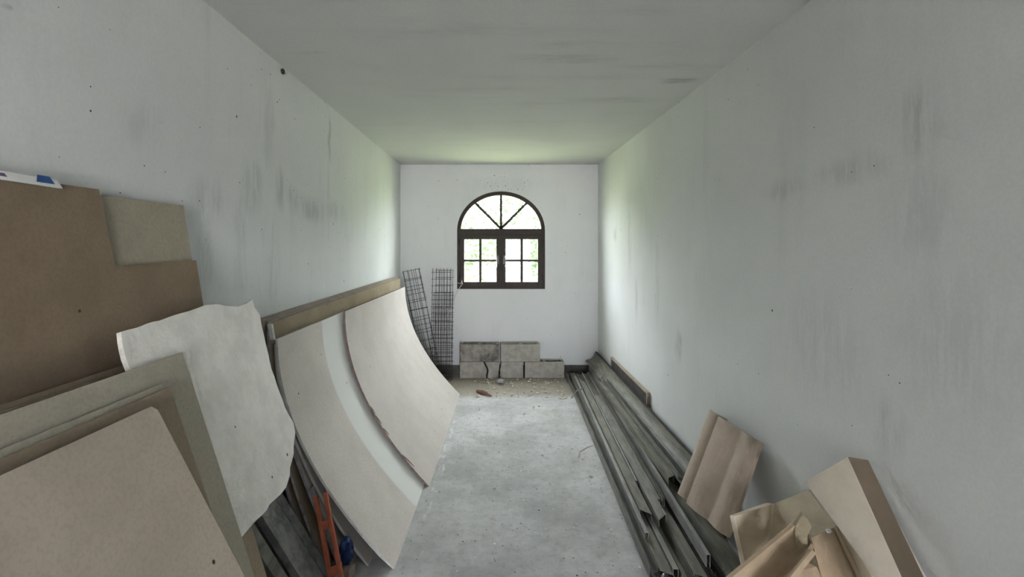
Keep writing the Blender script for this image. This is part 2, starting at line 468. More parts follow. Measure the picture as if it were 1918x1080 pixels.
def wall_with_hole(name, x0, x1, y0, y1, hole, mat):
    outer = [Vector((x0, y0, 0)), Vector((x1, y0, 0)), Vector((x1, y0, H)), Vector((x0, y0, H))]
    hole = [Vector((p.x, y0, p.z)) for p in hole]
    allp = outer + hole; n = len(allp)
    tr = tessellate_polygon([outer, hole])
    d = Vector((0, y1 - y0, 0))
    vs = allp + [p + d for p in allp]
    fs = [tuple(t) for t in tr] + [tuple(i + n for i in reversed(t)) for t in tr]
    for lo, cnt in ((0, 4), (4, len(hole))):
        for i in range(cnt):
            a = lo + i; b = lo + (i + 1) % cnt
            fs.append((a, b, b + n, a + n))
    return struct(MB().add(vs, fs), name, mat)
wall_with_hole('wall_back', XL - T, XR + T, YB, YB + TB, arch(), M['wall_back'])
wall_with_hole('wall_front', XL - T, XR + T, YF - T, YF,
               [Vector((DX0, 0, 0.001)), Vector((DX1, 0, 0.001)), Vector((DX1, 0, DH)), Vector((DX0, 0, DH))], M['wall_right'])
struct(MB().box((XL, YB - 0.008, 0), (XR, YB, 0.102)), 'baseboard_back', M['cement'])
# eave outside, over the window
struct(MB().box((XL - 1.5, YB + TB, H + 0.02), (XR + 1.5, YB + TB + 0.12, H + 0.14)), 'roof_eave', M['render_out'])

# ------------------------------------------------------------------ the window
win = empty('window_1', (WX, YB + 0.05, WSILL), kind='structure')
def ring(outer, inner, y0, y1):
    n = len(outer); mb = MB()
    vs = [Vector((p.x, y0, p.z)) for p in outer] + [Vector((p.x, y0, p.z)) for p in inner] + \
         [Vector((p.x, y1, p.z)) for p in outer] + [Vector((p.x, y1, p.z)) for p in inner]
    fs = []
    for i in range(n):
        j = (i + 1) % n
        fs += [(i, j, j+n, i+n), (i+2*n, i+3*n, j+3*n, j+2*n), (i, i+2*n, j+2*n, j), (i+n, j+n, j+3*n, i+3*n)]
    return mb.add(vs, fs)
YW = YB + 0.012
ring(arch(0.0), arch(0.042), YW, YW + 0.07).build('window_frame', M['frame'], win)
MB().box((WX - WHALF + .03, YW - .006, 1.555), (WX + WHALF - .03, YW + .06, 1.632)).build('transom', M['frame'], win, bevel=.006)
fan_c = Vector((WX, 0, 1.632))
def fan_r(a):   # distance from the fan centre to the frame's inner edge
    lo, hi = 0.1, 0.9
    for _ in range(30):
        r = (lo + hi) / 2
        x = r * math.cos(a) / (WHALF - .042); z = (fan_c.z + r * math.sin(a) - WSPRING) / (WTOP - WSPRING - .042)
        if x*x + z*z < 1: lo = r
        else: hi = r
    return lo
for a in (45, 90, 135):
    a = math.radians(a); d = Vector((math.cos(a), 0, math.sin(a))); q = Vector((-d.z, 0, d.x)) * 0.0135
    p0 = fan_c - d * 0.01; p1 = fan_c + d * (fan_r(a) + .006)
    MB().prism([Vector((p.x, YW + .008, p.z)) for p in (p0 - q, p1 - q, p1 + q, p0 + q)], (0, .04, 0)).build('glazing_bar', M['frame'], win)
for k in range(4):
    pts = [fan_c.copy()]
    for s in range(9):
        a = math.radians(45 * k + 45 * s / 8); pts.append(fan_c + Vector((math.cos(a), 0, math.sin(a))) * (fan_r(max(a, .02)) + .004))
    MB().prism([Vector((p.x, YW + .028, p.z)) for p in pts], (0, .004, 0)).build('pane', M['glass'], win)
MB().box((WX - .016, YW - .022, WSILL + .03), (WX + .016, YW - .011, 1.56)).build('meeting_strip', M['frame'], win, bevel=.003)
sx0, sx1 = WX - WHALF + .03, WX + WHALF - .03
for side, (a, b) in enumerate(((sx0, WX - .001), (WX + .001, sx1))):
    zb, zt = WSILL + .025, 1.562
    st = 0.052
    mb = MB()
    for p, q in (((a, zb), (a+st, zt)), ((b-st, zb), (b, zt)), ((a+st, zb), (b-st, zb+.055)), ((a+st, zt-.05), (b-st, zt))):
        mb.box((p[0], YW - .012, p[1]), (q[0], YW + .05, q[1]))
    cas = mb.build('casement', M['frame'], win, bevel=.004)
    xm = (a + b) / 2; z0, z1 = zb + .055, zt - .05; zm = (z0 + z1) / 2
    MB().box((xm - .0135, YW, z0), (xm + .0135, YW + .035, z1)).build('glazing_bar', M['frame'], cas)
    MB().box((a + st, YW + .001, zm - .012), (b - st, YW + .034, zm + .012)).build('glazing_bar', M['frame'], cas)
    for xa, xb in ((a + st, xm - .011), (xm + .011, b - st)):
        for za, zc in ((z0, zm - .01), (zm + .01, z1)):
            MB().box((xa - .004, YW + .015, za - .004), (xb + .004, YW + .019, zc + .004)).build('pane', M['glass'], cas)
    xh = WX + (-.034 if side == 0 else .034)
    h = MB().box((xh - .016, YW - .022, 1.235), (xh + .016, YW - .012, 1.335))
    h.box((xh - .006, YW - .05, 1.305), (xh + .006, YW - .02, 1.322))
    hd = h.build('handle', M['handle'], cas, bevel=.003)
    MB().tube([(xh + (.012 if side else -.012), YW - .05, 1.318), (xh + (.014 if side else -.014), YW - .052, 1.30), (xh + (.012 if side else -.012), YW - .05, 1.205)],
              [.006, .006, .004], 8).build('lever', M['handle_edge'], cas, smooth=True)
    xg = a - .004 if side == 0 else b + .004
    for zg in (1.44, 1.05):
        MB().tube([(xg, YW - .012, zg), (xg, YW - .012, zg + .07)], .008, 8).build('hinge', M['handle'], win, smooth=True)

# ------------------------------------------------------------------ outside the window and the doorway
def ground(name, y0, y1, rise, mat='grass'):
    g = []
    for i in range(13):
        row = []
        for j in range(13):
            x = -22 + 44 * j / 12; y = y0 + (y1 - y0) * i / 12
            row.append(Vector((x, y, -0.25 + rise * (i / 12) ** 1.3 + 0.12 * noise.noise(Vector((x * .3, y * .3, 0))))))
        g.append(row)
    return struct(MB().sheet(g, (0, 0, -.3)), name, M[mat])
ground('ground_meadow', YB + TB, YB + 30, 3.5)
ground('ground_yard', -25, YF - T, 0.1, 'render_out')

def tree(loc, h, r, seed, label):
    rnd = random.Random(seed)
    root = empty('tree', loc, label, 'tree', 'trees outside the window')
    L = Vector(loc)
    mb = MB().tube([L + Vector((0, 0, -.3)), L + Vector((.1, 0, h * .3)), L + Vector((.05, .1, h * .75))], [.16, .12, .05], 8)
    for k in range(6):
        a = rnd.random() * 6.28; z = h * (.25 + .4 * rnd.random())
        mb.tube([L + Vector((.08, 0, z)), L + Vector((math.cos(a) * r * .6, math.sin(a) * r * .6, z + h * .16))], [.05, .015], 5)
    mb.build('trunk', M['bark'], root, smooth=True)
    vs, fs = [], []
    clumps = []
    for k in range(26):
        a = rnd.random() * 6.28; u = rnd.random() ** .5; z = h * (.12 + .88 * rnd.random())
        rr = r * math.sin(math.pi * min(.93, .18 + .8 * z / h)) * u
        clumps.append(Vector((math.cos(a) * rr, math.sin(a) * rr, z)))
    for k in range(3600):
        c = rnd.choice(clumps)
        p = c + Vector((rnd.gauss(0, 1), rnd.gauss(0, 1), rnd.gauss(0, .8))) * r * .23
        d = Vector((rnd.uniform(-1, 1), rnd.uniform(-1, 1), rnd.uniform(-1, .5))).normalized()
        q = d.cross(Vector((rnd.uniform(-1, 1), rnd.uniform(-1, 1), rnd.uniform(-1, 1)))).normalized()
        s = rnd.uniform(.06, .12)
        n = len(vs); p = p + L
        vs += [p - d * s, p + q * s * .5, p + d * s, p - q * s * .5]
        fs.append((n, n+1, n+2, n+3))
    o = MB().add(vs, fs).build('foliage', M['leaf'], root); o['kind'] = 'stuff'
    return root
tree((-1.35, 11.0, -0.25), 2.2, 1.5, 1, 'leafy green shrub seen through the left casement')
tree((1.75, 11.4, -0.2), 2.3, 1.5, 2, 'leafy green shrub seen through the right casement')
tree((-6.2, 16.0, 0.7), 3.0, 2.0, 3, 'green tree beyond the window, farthest to the left')
tree((0.2, 17.5, 0.6), 2.6, 2.2, 4, 'distant green tree behind the window centre')
tree((6.6, 16.5, 0.8), 3.0, 2.0, 5, 'green tree beyond the window, farthest to the right')

# ------------------------------------------------------------------ plasterboard stack on the left wall
def prof(xt, zt, xf, power, n=18):
    out = []
    for k in range(n + 1):
        s = k / n
        out.append((xt + (xf - xt) * s ** power, zt * (1 - s)))
    return out
def curved_sheet(name, xt, zt, xf, power, y0, y1, shear, mats, t=0.0125, y0b=None):
    p = prof(xt, zt, xf, power)
    n = len(p); nor = []
    for k in range(n):
        a = Vector(p[max(k-1, 0)]); b = Vector(p[min(k+1, n-1)]); d = (b - a).normalized()
        nor.append(Vector((d.y, -d.x)) if d.y < 0 else Vector((-d.y, d.x)))
    g = []
    for k, (x, z) in enumerate(p):
        s = k / (n - 1)
        row = []
        for j in range(5):
            ya = y0 + ((y0b if y0b is not None else y0) - y0) * s
            y = ya + (y1 - ya) * j / 4
            row.append(Vector((x + shear * (y - 2.15) / 2.5, y, z)))
        g.append(row)
    def off(i, j):
        v = nor[i]
        v = Vector((-abs(v.x), -abs(v.y))) if True else v
        return Vector((v.x * t, 0, v.y * t if i < n - 1 else 0))
    return MB().sheet(g, off, 0, 1).build(name, mats, smooth=True)
tall = 'tall plasterboard sheet in the leaning stack, '
nth = ['against the wall', 'second from the wall', 'third from the wall', 'tan face showing above']
for i in range(4):
    o = curved_sheet('plasterboard_sheet', -1.054 + .0129 * i, 1.128 - .007 * i, -.812 + .020 * i, 1.95, 2.135 + (.02, 0, .035, .008)[i], 4.86 + (.02, .04, 0, .03)[i], .035,
                     [M['paper_tan'], M['paper_edge']], t=.0115)
    tag(o, tall + nth[i], 'plasterboard', 'leaning plasterboard stack')
tan_sheet = o
for zt, xt, xf_, lb in ((.70, -.963, -.700, 'taller'), (.36, -.832, -.655, 'lower')):
    o = curved_sheet('plasterboard_sheet', xt, zt, xf_, 1.15, 2.16, 4.3, .04, [M['paper'], M['paper_edge']], t=.0115)
    tag(o, 'narrow plasterboard offcut tucked behind the curved sheets, ' + lb + ' of the two', 'plasterboard', 'leaning plasterboard stack')
MB().prism([(-1.016, 2.126, 1.104), (-.998, 2.126, 1.104), (-.987, 2.126, 1.035), (-1.004, 2.126, 1.035)], (0, .016, 0)).build('end_tape', M['edge_white'], tan_sheet)
o = curved_sheet('plasterboard_sheet', -.995, 1.005, -.575, 1.85, 2.17, 4.6, .05, [M['paper'], M['edge_white']])
tag(o, 'thin plasterboard sheet with its white edge showing just behind the curved front sheet', 'plasterboard', 'leaning plasterboard stack')
o = curved_sheet('plasterboard_sheet', -.980, 1.035, -.455, 1.95, 2.15, 4.62, .075, [M['paper_a'], M['edge_white']], t=.0115)
tag(o, 'long curved beige plasterboard sheet with a paler strip, sagging to the floor', 'plasterboard', 'leaning plasterboard stack')
o = curved_sheet('plasterboard_sheet', -.955, 1.045, -.421, 1.95, 2.96, 4.645, .075, [M['paper'], M['edge_brown']], t=.0125, y0b=2.88)
tag(o, 'front curved plasterboard sheet with a torn brown near edge, nearest the window', 'plasterboard', 'leaning plasterboard stack')
front_sheet = o
# shreds of torn paper along its near edge
rs = random.Random(4)
pf = prof(-.955, 1.045, -.421, 1.95, 40)
for k in (22, 24, 27, 33):
    x, z = pf[k]; s = k / 40; y = 2.96 - .08 * s; x += .075 * (y - 2.15) / 2.5
    a = Vector((x, y - .004, z)); d = Vector((pf[k+3][0] - pf[k][0], 0, pf[k+3][1] - pf[k][1]))
    l = rs.uniform(.5, 1.0); out = Vector((.8, 0, .5)).normalized() * rs.uniform(.004, .014)
    g = [[a, a + Vector((0, .012, 0))], [a + d * l * .5 + out * .6, a + d * l * .5 + Vector((0, .014, 0)) + out * .5], [a + d * l + out, a + d * l + Vector((0, .004, 0)) + out]]
    MB().sheet(g, Vector((-.0012, 0, -.0012))).build('torn_paper', M['edge_brown'], front_sheet)
# ------------------------------------------------------------------ boards leaning in the left foreground
def lean(xt, zt, k):
    """plane X = xt + k*(zt - Z)"""
    return lambda y, z: Vector((xt + k * (zt - z), y, z))
def flat_board(name, plane, outline, t, mats, label, bevel=0.0, edge=1):
    pts = [plane(y, z) for y, z in outline]
    n = (pts[1] - pts[0]).cross(pts[2] - pts[1]).normalized()
    if n.x > 0: n = -n
    mb = MB().prism(pts, n * t, 0, edge)
    o = mb.build(name, mats, bevel=bevel)
    return tag(o, label, 'board', 'boards leaning in the left foreground')

pl = lean(-1.035, 1.60, .157)
flat_board('board', lean(-1.045, 1.595, .157), [(1.0, 1.592), (1.598, 1.592), (1.60, 0.002), (1.0, 0.002)], .006, [M['olive_board'], M['olive_board']],
           'pale olive board corner showing through the notch of the brown board')
flat_board('board', pl, [(.25, 1.602), (1.247, 1.606), (1.262, 1.405), (1.603, 1.408), (1.606, 0.002), (.25, 0.002)], .008, [M['brown_board'], M['tan_board']],
           'large brown hardboard with a notched top corner, leaning on the left wall')
p4 = lean(-.944, 1.165, .29)
flat_board('board', p4, [(.3, 1.157), (1.50, 1.157), (1.52, 0.002), (.3, 0.002)], .010, [M['tan_board'], M['beige_board']],
           'tan board behind the torn white piece, its lower right edge showing')
flat_board('board', lean(-.928, 1.150, .29), [(.3, 1.150), (1.10, 1.150), (1.14, 0.002), (.3, 0.002)], .010, [M['tan_board'], M['olive_board']],
           'thin board with a pale top edge just in front of the brown hardboard')
# torn white piece
rt = random.Random(12)
tp = lean(-.912, 1.27, .31)
def on_plane(px, py, xt, zt, k):
    dx = (px - VPX) / F; dz = -(py - VPY) / F
    y = (xt + k * (zt - EYE.z)) / (dx + k * dz)
    return y, EYE.z + dz * y
raw = [(227, 621), (300, 600), (340, 586), (385, 571), (408, 569), (425, 573), (446, 574), (462, 568), (473, 560), (477, 575), (487, 590), (490, 610),
       (497, 640), (505, 676), (514, 705), (520, 725), (530, 750), (540, 775), (550, 791), (553, 812), (550, 835), (547, 862), (543, 890), (536, 912), (515, 935),
       (490, 965), (470, 985), (455, 1003), (436, 1021), (415, 985), (300, 800), (243, 690), (236, 672), (229, 640)]
outl = []
for i, (a, b) in enumerate(raw):
    c, d = raw[(i + 1) % len(raw)]
    m = max(1, int(math.hypot(c - a, d - b) / 12))
    for s in range(m):
        u = s / m; j = 0 if s == 0 else rt.uniform(-2.0, 2.0)
        outl.append(on_plane(a + (c - a) * u + j, b + (d - b) * u + j * .6, -.912, 1.27, .31))
flat_board('torn_board', tp, outl, .0125, [M['torn'], M['torn_edge']],
           'torn off-white plasterboard piece with rough broken edges standing in front of the brown board')
p1 = lean(-.862, 1.165, .305)
flat_board('board', p1, [(.12, 1.168), (1.315, 1.165), (1.34, 0.002), (.12, 0.002)], .012, [M['beige_board'], M['edge_brown']],
           'greyish beige board with a square corner overlapping the torn white piece')
p2 = lean(-.818, 1.108, .31)
flat_board('board', lean(-.835, 1.118, .308), [(.1, 1.120), (1.195, 1.114), (1.22, 0.002), (.1, 0.002)], .006, [M['beige_board'], M['edge_white']],
           'thin board behind the tan one, only its pale top edge showing')
flat_board('board', p2, [(.1, 1.111), (1.198, 1.105), (1.235, 0.002), (.1, 0.002)], .012, [M['tan_board'], M['olive_board']],
           'tan board with a pale top edge just behind the front beige board')
p3 = lean(-.775, 1.098, .43)
flat_board('board', p3, [(.08, 1.106), (1.075, 1.098), (1.088, 1.085), (1.128, .70), (1.17, 0.002), (.08, 0.002)], .0125, [M['front_board'], M['tan_board']],
           'large warm beige board nearest the camera in the lower left corner')

# white strip with a blue mark lying on the top edge of the brown board
y0, y1 = .95, 1.042
strip = empty('card_strip', (-1.03, .9, 1.60), 'white card strip with a blue mark on top of the brown board', 'card strip')
def wallP(px, py, X):
    y = X * F / (px - VPX); return Vector((X, y, EYE.z - (py - VPY) / F * y))
XS = -1.024
A, B, Cc, D = wallP(-260, 296, XS), wallP(118, 353, XS), wallP(107, 337, XS), wallP(-260, 276, XS)
MB().prism([A, B, Cc, D], (-.02, 0, 0)).build('strip', M['white_strip'], strip)
MB().prism([wallP(69, 340, XS + .0006), wallP(103, 345, XS + .0006), wallP(93, 331, XS + .0006), wallP(70, 327, XS + .0006)], (-.0006, 0, 0)).build('blue_mark', M['blue_print'], strip)
MB().prism([wallP(-30, 324, XS + .0006), wallP(14, 331, XS + .0006), wallP(8, 324, XS + .0006), wallP(-30, 319, XS + .0006)], (-.0006, 0, 0)).build('purple_mark', M['purple_print'], strip)

# ------------------------------------------------------------------ channels, level and bits under the stack (left)
def channel_secs(p0, p1, wdt, hgt, t, up):
    """closed U section lofted from p0 to p1; 'up' points out of the web, flanges hang the other way"""
    p0, p1 = Vector(p0), Vector(p1); d = (p1 - p0).normalized()
    up = Vector(up); up = (up - d * up.dot(d)).normalized(); s = d.cross(up)
    def sec(p):
        q = [(-wdt/2, -hgt), (-wdt/2, 0), (wdt/2, 0), (wdt/2, -hgt), (wdt/2 - t, -hgt), (wdt/2 - t, -t), (-wdt/2 + t, -t), (-wdt/2 + t, -hgt)]
        return [p + s * a + up * b for a, b in q]
    return sec, d
def channel(name, p0, p1, wdt, hgt, up, mat, label, t=.0022, group=None, cat='metal profile', bend=0.0, jag=0.0, parent=None):
    sec, d = channel_secs(p0, p1, wdt, hgt, t, up)
    p0, p1 = Vector(p0), Vector(p1); N = 6; secs = []
    for i in range(N + 1):
        u = i / N
        secs.append(sec(p0 + (p1 - p0) * u + Vector((0, 0, -bend * math.sin(math.pi * u)))))
    if jag:   # the near end is cut or bent unevenly
        for k in range(8): secs[0][k] = secs[0][k] + d * jag * (1 if k in (1, 6, 0, 7) else -.2)
    mb = MB().loft(secs)
    return tag(mb.build(name, mat), label, cat, group)
ch = ['farthest under the torn board', 'second in the row under the torn board', 'third in the row under the torn board', 'fourth in the row under the torn board', 'nearest, in the dark under the boards']
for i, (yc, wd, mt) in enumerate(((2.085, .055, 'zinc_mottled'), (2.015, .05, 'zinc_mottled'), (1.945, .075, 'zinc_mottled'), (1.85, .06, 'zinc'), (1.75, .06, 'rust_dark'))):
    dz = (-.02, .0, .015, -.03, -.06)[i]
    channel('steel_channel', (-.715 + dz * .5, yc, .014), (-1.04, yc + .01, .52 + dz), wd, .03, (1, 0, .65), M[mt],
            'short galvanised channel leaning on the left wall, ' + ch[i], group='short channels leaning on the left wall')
# orange level
def level():
    p0, p1 = P(631, 1090, 2.005), P(600, 925, 2.125)
    p0 = p0 + (p0 - p1) * .02
    d = (p1 - p0); L = d.length; d.normalize(); s = (Vector((1, 0, 0)) - d * d.x).normalized(); n = d.cross(s)
    W, RW, TH = .060, .017, .02
    root = empty('spirit_level', p0, 'orange spirit level frame with open slots leaning under the curved plasterboard', 'spirit level')
    for sg in (-1, 1):
        a = p0 + s * (sg * (W - RW) / 2)
        q = [a - s*RW/2 - n*TH/2, a + s*RW/2 - n*TH/2, a + s*RW/2 + n*TH/2, a - s*RW/2 + n*TH/2]
        MB().loft([q, [x + d * L for x in q]]).build('rail', M['orange'], root, bevel=.002)
    for u in (.10, .60, ):
        a = p0 + d * L * u
        q = [a - s*(W/2 - RW + .001) - n*.008, a + s*(W/2 - RW + .001) - n*.008, a + s*(W/2 - RW + .001) + n*.008, a - s*(W/2 - RW + .001) + n*.008]
        MB().loft([q, [x + d * .034 for x in q]]).build('crossbar', M['orange'], root)
level()
def blob(name, c, r, seed, mat, rough=.35, sub=3, freq=2.0):
    bm = bmesh.new(); bmesh.ops.create_icosphere(bm, subdivisions=sub, radius=1.0)
    vs = []
    for v in bm.verts:
        k = 1 + rough * noise.noise(v.co * freq + Vector((seed * 7.3, seed * 1.7, 0)))
        vs.append(Vector((v.co.x * r[0] * k, v.co.y * r[1] * k, max(-r[2], v.co.z * r[2] * k))) + Vector(c))
    fs = [tuple(v.index for v in f.verts) for f in bm.faces]; bm.free()
    return MB().add(vs, fs).build(name, mat, smooth=sub > 2)
tag(blob('plastic_bag', (-.662, 2.125, .094), (.030, .022, .058), 2, M['blue'], .6, 4, 1.9), 'crumpled blue plastic bag beside the orange level', 'bag')
tag(MB().prism([(-.690, 2.105, 0), (-.640, 2.085, 0), (-.625, 2.125, 0), (-.672, 2.148, 0)], (0, 0, .036)).build('wood_offcut', M['pale_wood']), 'small pale wood offcut below the blue bag', 'wood')

# ------------------------------------------------------------------ concrete blocks below the window
def block(name, x0, x1, z0, z1, mat, label, cores=2, y0=5.192, y1=5.342, cut=None, tilt=0):
    """hollow block; cores open at the top. cut = (left offsets, right offsets) gives broken ends"""
    mb = MB(); zs = [z0 + (z1 - z0) * k / 6 for k in range(7)]
    lo = cut[0] if cut and cut[0] else [0] * 7
    ro = cut[1] if cut and cut[1] else [0] * 7
    secs = [[Vector((x0 + lo[k], y0, zs[k])), Vector((x1 + ro[k], y0, zs[k])), Vector((x1 + ro[k], y1, zs[k])), Vector((x0 + lo[k], y1, zs[k]))] for k in range(7)]
    # outer sides
    n = 4; vs = [p for s in secs for p in s]; fs = [(3, 2, 1, 0)]
    for i in range(6):
        for k in range(4):
            a = i*4+k; b = i*4+(k+1) % 4; fs.append((a, b, b+4, a+4))
    top = secs[6]; holes = []
    if cores:
        wall = .03; x_a, x_b = top[0].x + wall, top[1].x - wall
        cw = (x_b - x_a - (cores - 1) * .045) / cores
        for c in range(cores):
            xa = x_a + c * (cw + .045)
            holes.append([Vector((xa, y0 + .032, z1)), Vector((xa + cw, y0 + .032, z1)), Vector((xa + cw, y1 - .022, z1)), Vector((xa, y1 - .022, z1))])
    base = len(vs)
    pl_ = [list(top)] + holes; tr = tessellate_polygon(pl_)
    flat = [p for q in pl_ for p in q]
    vs += flat; fs += [tuple(base + i for i in t) for t in tr]
    for c, hq in enumerate(holes):
        b0 = base + 4 + 4 * c; b1 = len(vs)
        vs += [p + Vector((0, 0, -.15)) for p in hq]
        for k in range(4):
            fs.append((b0 + k, b0 + (k+1) % 4, b1 + (k+1) % 4, b1 + k))
        fs.append((b1, b1+1, b1+2, b1+3))
    bm = MB().add(vs, fs)
    o = bm.build(name, mat)
    m = o.modifiers.new('weld', 'WELD'); m.merge_threshold = .0004
    b = o.modifiers.new('bevel', 'BEVEL'); b.width = .006; b.segments = 2; b.limit_method = 'ANGLE'; b.angle_limit = math.radians(50)
    return tag(o, label, 'concrete block', 'concrete blocks below the window')
k = 5.192 / F
X = lambda px: (px - VPX) * k
crk = [.0, -.008, .004, .006, -.006, -.02, -.032]
block('concrete_block', X(861), X(911), 0, .177, M['block'], 'larger left half of the cracked block in the bottom row', 1, cut=(None, crk))
block('concrete_block', X(914), X(934), 0, .175, M['block'], 'small broken block fragment beside the crack in the bottom row', 0, cut=([c * .8 for c in crk], [0, .003, -.004, .002, .006, .004, 0]))
block('concrete_block', X(937), X(980), 0, .178, M['block'], 'short block in the middle of the bottom row', 1, cut=([.004, -.004, 0, -.006, .004, .008, .012], None))
block('concrete_block', X(983), X(1057), 0, .177, M['block'], 'bottom row block on the right with its open core showing', 2)
block('concrete_block', X(861), X(935), .179, .366, M['block_dirty'], 'dark stained hollow block on the left of the top row', 2)
block('concrete_block', X(938), X(1012), .180, .367, M['block'], 'clean hollow block on the right of the top row', 2)

# ------------------------------------------------------------------ wire mesh strips in the corner
def mesh_strip(bottom, top, width_vec, n_long, spacing, label, over=.012, r=.0024, skip=()):
    bottom, top, wv = Vector(bottom), Vector(top), Vector(width_vec)
    root = empty('wire_mesh_strip', bottom, label, 'wire mesh', 'wire mesh strips in the corner')
    rn = random.Random(int(abs(bottom.x) * 1e4))
    L = (top - bottom).length; d = (top - bottom).normalized()
    first = None
    for i in range(n_long):
        a = bottom + wv * (i / (n_long - 1))
        if first is None:
            first = MB().tube([a, a + d * L], r, 5).build('long_wire', M['wire'], root, origin=a)
        else:
            c = first.copy(); C.objects.link(c); c.parent = root; c.location = a - bottom
    first = None; t = .02; wn = wv.normalized()
    while t < L:
        a = bottom + d * t - wn * over + Vector((0, -r * 1.6, 0)); e = wv + wn * over * 2
        if first is None:
            first = MB().tube([a, a + e], r, 5).build('cross_wire', M['wire'], root, origin=a)
        else:
            c = first.copy(); C.objects.link(c); c.parent = root; c.location = a - bottom
        t += spacing * rn.choice((1, 1, 1, .95, 1.05))
        if t in skip: t += spacing
    return root
mesh_strip((-.70, 5.12, .003), (-.695, 5.30, 1.19), (.20, .0, 0), 6, .075, 'tall upright wire mesh strip nearest the room, left of the window')
mesh_strip((-.655, 5.17, .003), (-.66, 5.325, 1.17), (.185, .0, 0), 7, .082, 'tall upright wire mesh strip just behind the front one')
mesh_strip((-.675, 5.07, .003), (-.672, 5.24, .93), (.20, .0, 0), 6, .047, 'shorter close-spaced wire mesh strip in front of the upright ones', over=.02)
mesh_strip((-.73, 4.93, .003), (-1.0, 5.17, 1.17), (.165, .05, .03), 5, .085, 'wire mesh strip leaning into the left corner')
mesh_strip((-.72, 4.985, .003), (-1.015, 5.24, 1.15), (.165, .04, .03), 4, .11, 'second wire mesh strip leaning into the corner, closer to the wall')

def curve_obj(name, pts, r, mat, label, cat, n=6, parent=None):
    return tag(MB().tube(pts, r, n).build(name, mat, smooth=True), label, cat)
curve_obj('bent_wire', [P(866, 526, 5.33), P(862, 531, 5.31), P(848, 526, 5.3), P(845, 524, 5.3)], .0028, M['white_wire'], 'short pale wire sticking out at the window corner', 'wire')
curve_obj('bent_wire', [P(864, 524, 5.34), P(866, 531, 5.335), P(860, 540, 5.33), P(852, 556, 5.32), P(849, 566, 5.31)], .0032, M['white_wire'], 'pale bent wire hanging from the lower left window corner', 'wire')
curve_obj('bent_wire', [P(821, 566, 5.03), P(830, 573, 5.03), P(838, 578, 5.03), P(842, 572, 5.03), P(844, 580, 5.03), P(838, 590, 5.03)], .0026, M['white_wire'], 'pale wire tangled in the middle of the upright wire mesh', 'wire')

# ------------------------------------------------------------------ pile of long metal profiles on the right
G = 'long metal profiles piled along the right wall'
UP, SIDE_L, SIDE_R, DOWN = (0, 0, 1), (-1, 0, .05), (1, 0, .05), (0, 0, -1)
def ch_(p0, p1, w_, h_, up, mat, label, **kw):
    return channel('metal_profile', p0, p1, w_, h_, up, M[mat], label, group=G, **kw)
# floor layer
ch_((.688, 2.07, .003), (.794, 5.25, .003), .036, .056, DOWN, 'zinc', 'outermost long metal profile, open upwards, along the open floor')
ch_((.736, 2.04, .052), (.841, 5.22, .052), .050, .048, UP, 'zinc_b', 'long profile lying second from the open floor', jag=.02)
ch_((.778, 2.06, .061), (.882, 5.15, .061), .024, .058, UP, 'zinc', 'narrow upright profile lying third from the open floor')
ch_((.818, 2.03, .003), (.921, 5.10, .003), .046, .055, DOWN, 'zinc_b', 'open channel lying fourth from the open floor', jag=-.02)
ch_((.872, 2.02, .056), (.974, 5.18, .056), .052, .052, UP, 'zinc_b', 'long profile lying fifth from the open floor, bottom layer', jag=.02)
ch_((.930, 1.75, .003), (1.030, 5.15, .003), .050, .044, DOWN, 'rust_dark', 'dark open channel in the middle of the pile, filled with roots')
ch_((1.000, 1.80, .052), (1.083, 5.2, .052), .050, .048, UP, 'zinc_b', 'bottom layer profile below the wide olive one')
# second layer
ch_((.722, 2.28, .085), (.832, 5.0, .085), .020, .024, UP, 'zinc_c', 'narrow pale profile on top of the outer edge of the pile')
ch_((.765, 2.42, .098), (.865, 4.75, .098), .050, .034, UP, 'zinc_b', 'upper profile ending in a bent tip near the outer edge', jag=.035)
ch_((.812, 2.75, .100), (.918, 5.05, .100), .010, .034, UP, 'zinc_c', 'very slim strip standing on the second row of the pile')
ch_((.835, 2.40, .100), (.915, 4.3, .100), .050, .038, UP, 'zinc', 'upper profile with a notched near end in the middle of the pile', jag=-.04)
ch_((.876, 2.56, .096), (.985, 5.1, .096), .014, .034, UP, 'zinc', 'slim upper profile with a square cut end in the middle of the pile')
ch_((.893, 2.54, .066), (1.007, 5.12, .066), .012, .048, DOWN, 'zinc_b', 'slim upturned channel between the upper profiles')
ch_((.914, 2.05, .130), (1.030, 5.24, .140), .018, .056, UP, 'zinc_c', 'thin pale profile on edge running the whole length of the pile')
ch_((1.006, 1.78, .115), (1.068, 4.6, .118), .084, .048, (.15, 0, 1), 'zinc_b', 'wide olive profile under the leaning roof tile')
ch_((.978, 2.66, .171), (.976, 4.4, .194), .042, .040, UP, 'zinc_b', 'upper profile with a dark open end beside the roof tile', jag=-.02)
ch_((1.020, 2.62, .174), (1.022, 4.45, .176), .034, .038, DOWN, 'zinc', 'upturned channel with a dark hollow lying on the edge of the gutter')
ch_((1.050, 2.5, .204), (1.054, 4.3, .204), .020, .018, UP, 'zinc_c', 'slim profile lying in the curved gutter')
# curved gutter against the wall
def gutter():
    prof_ = []
    for k in range(15):
        u = math.pi / 2 * k / 14
        prof_.append((1.000 + .107 * math.sin(u), .166 + .098 * (1 - math.cos(u))))
    g = [[Vector((x, y, z)) for y in (2.30, 3.3, 4.3, 5.30)] for x, z in prof_]
    o = MB().sheet(g, (.002, 0, -.003)).build('metal_gutter', M['zinc_b'], smooth=True)
    return tag(o, 'wide curved metal gutter leaning along the right wall', 'gutter', G)
gutter()
tag(MB().box((1.112, 2.30, .0), (1.119, 5.30, .268)).box((1.119, 2.30, .258), (1.1245, 5.30, .268)).build('steel_angle', M['rust_dark']), 'dark steel angle standing between the gutter and the right wall', 'metal profile', G)
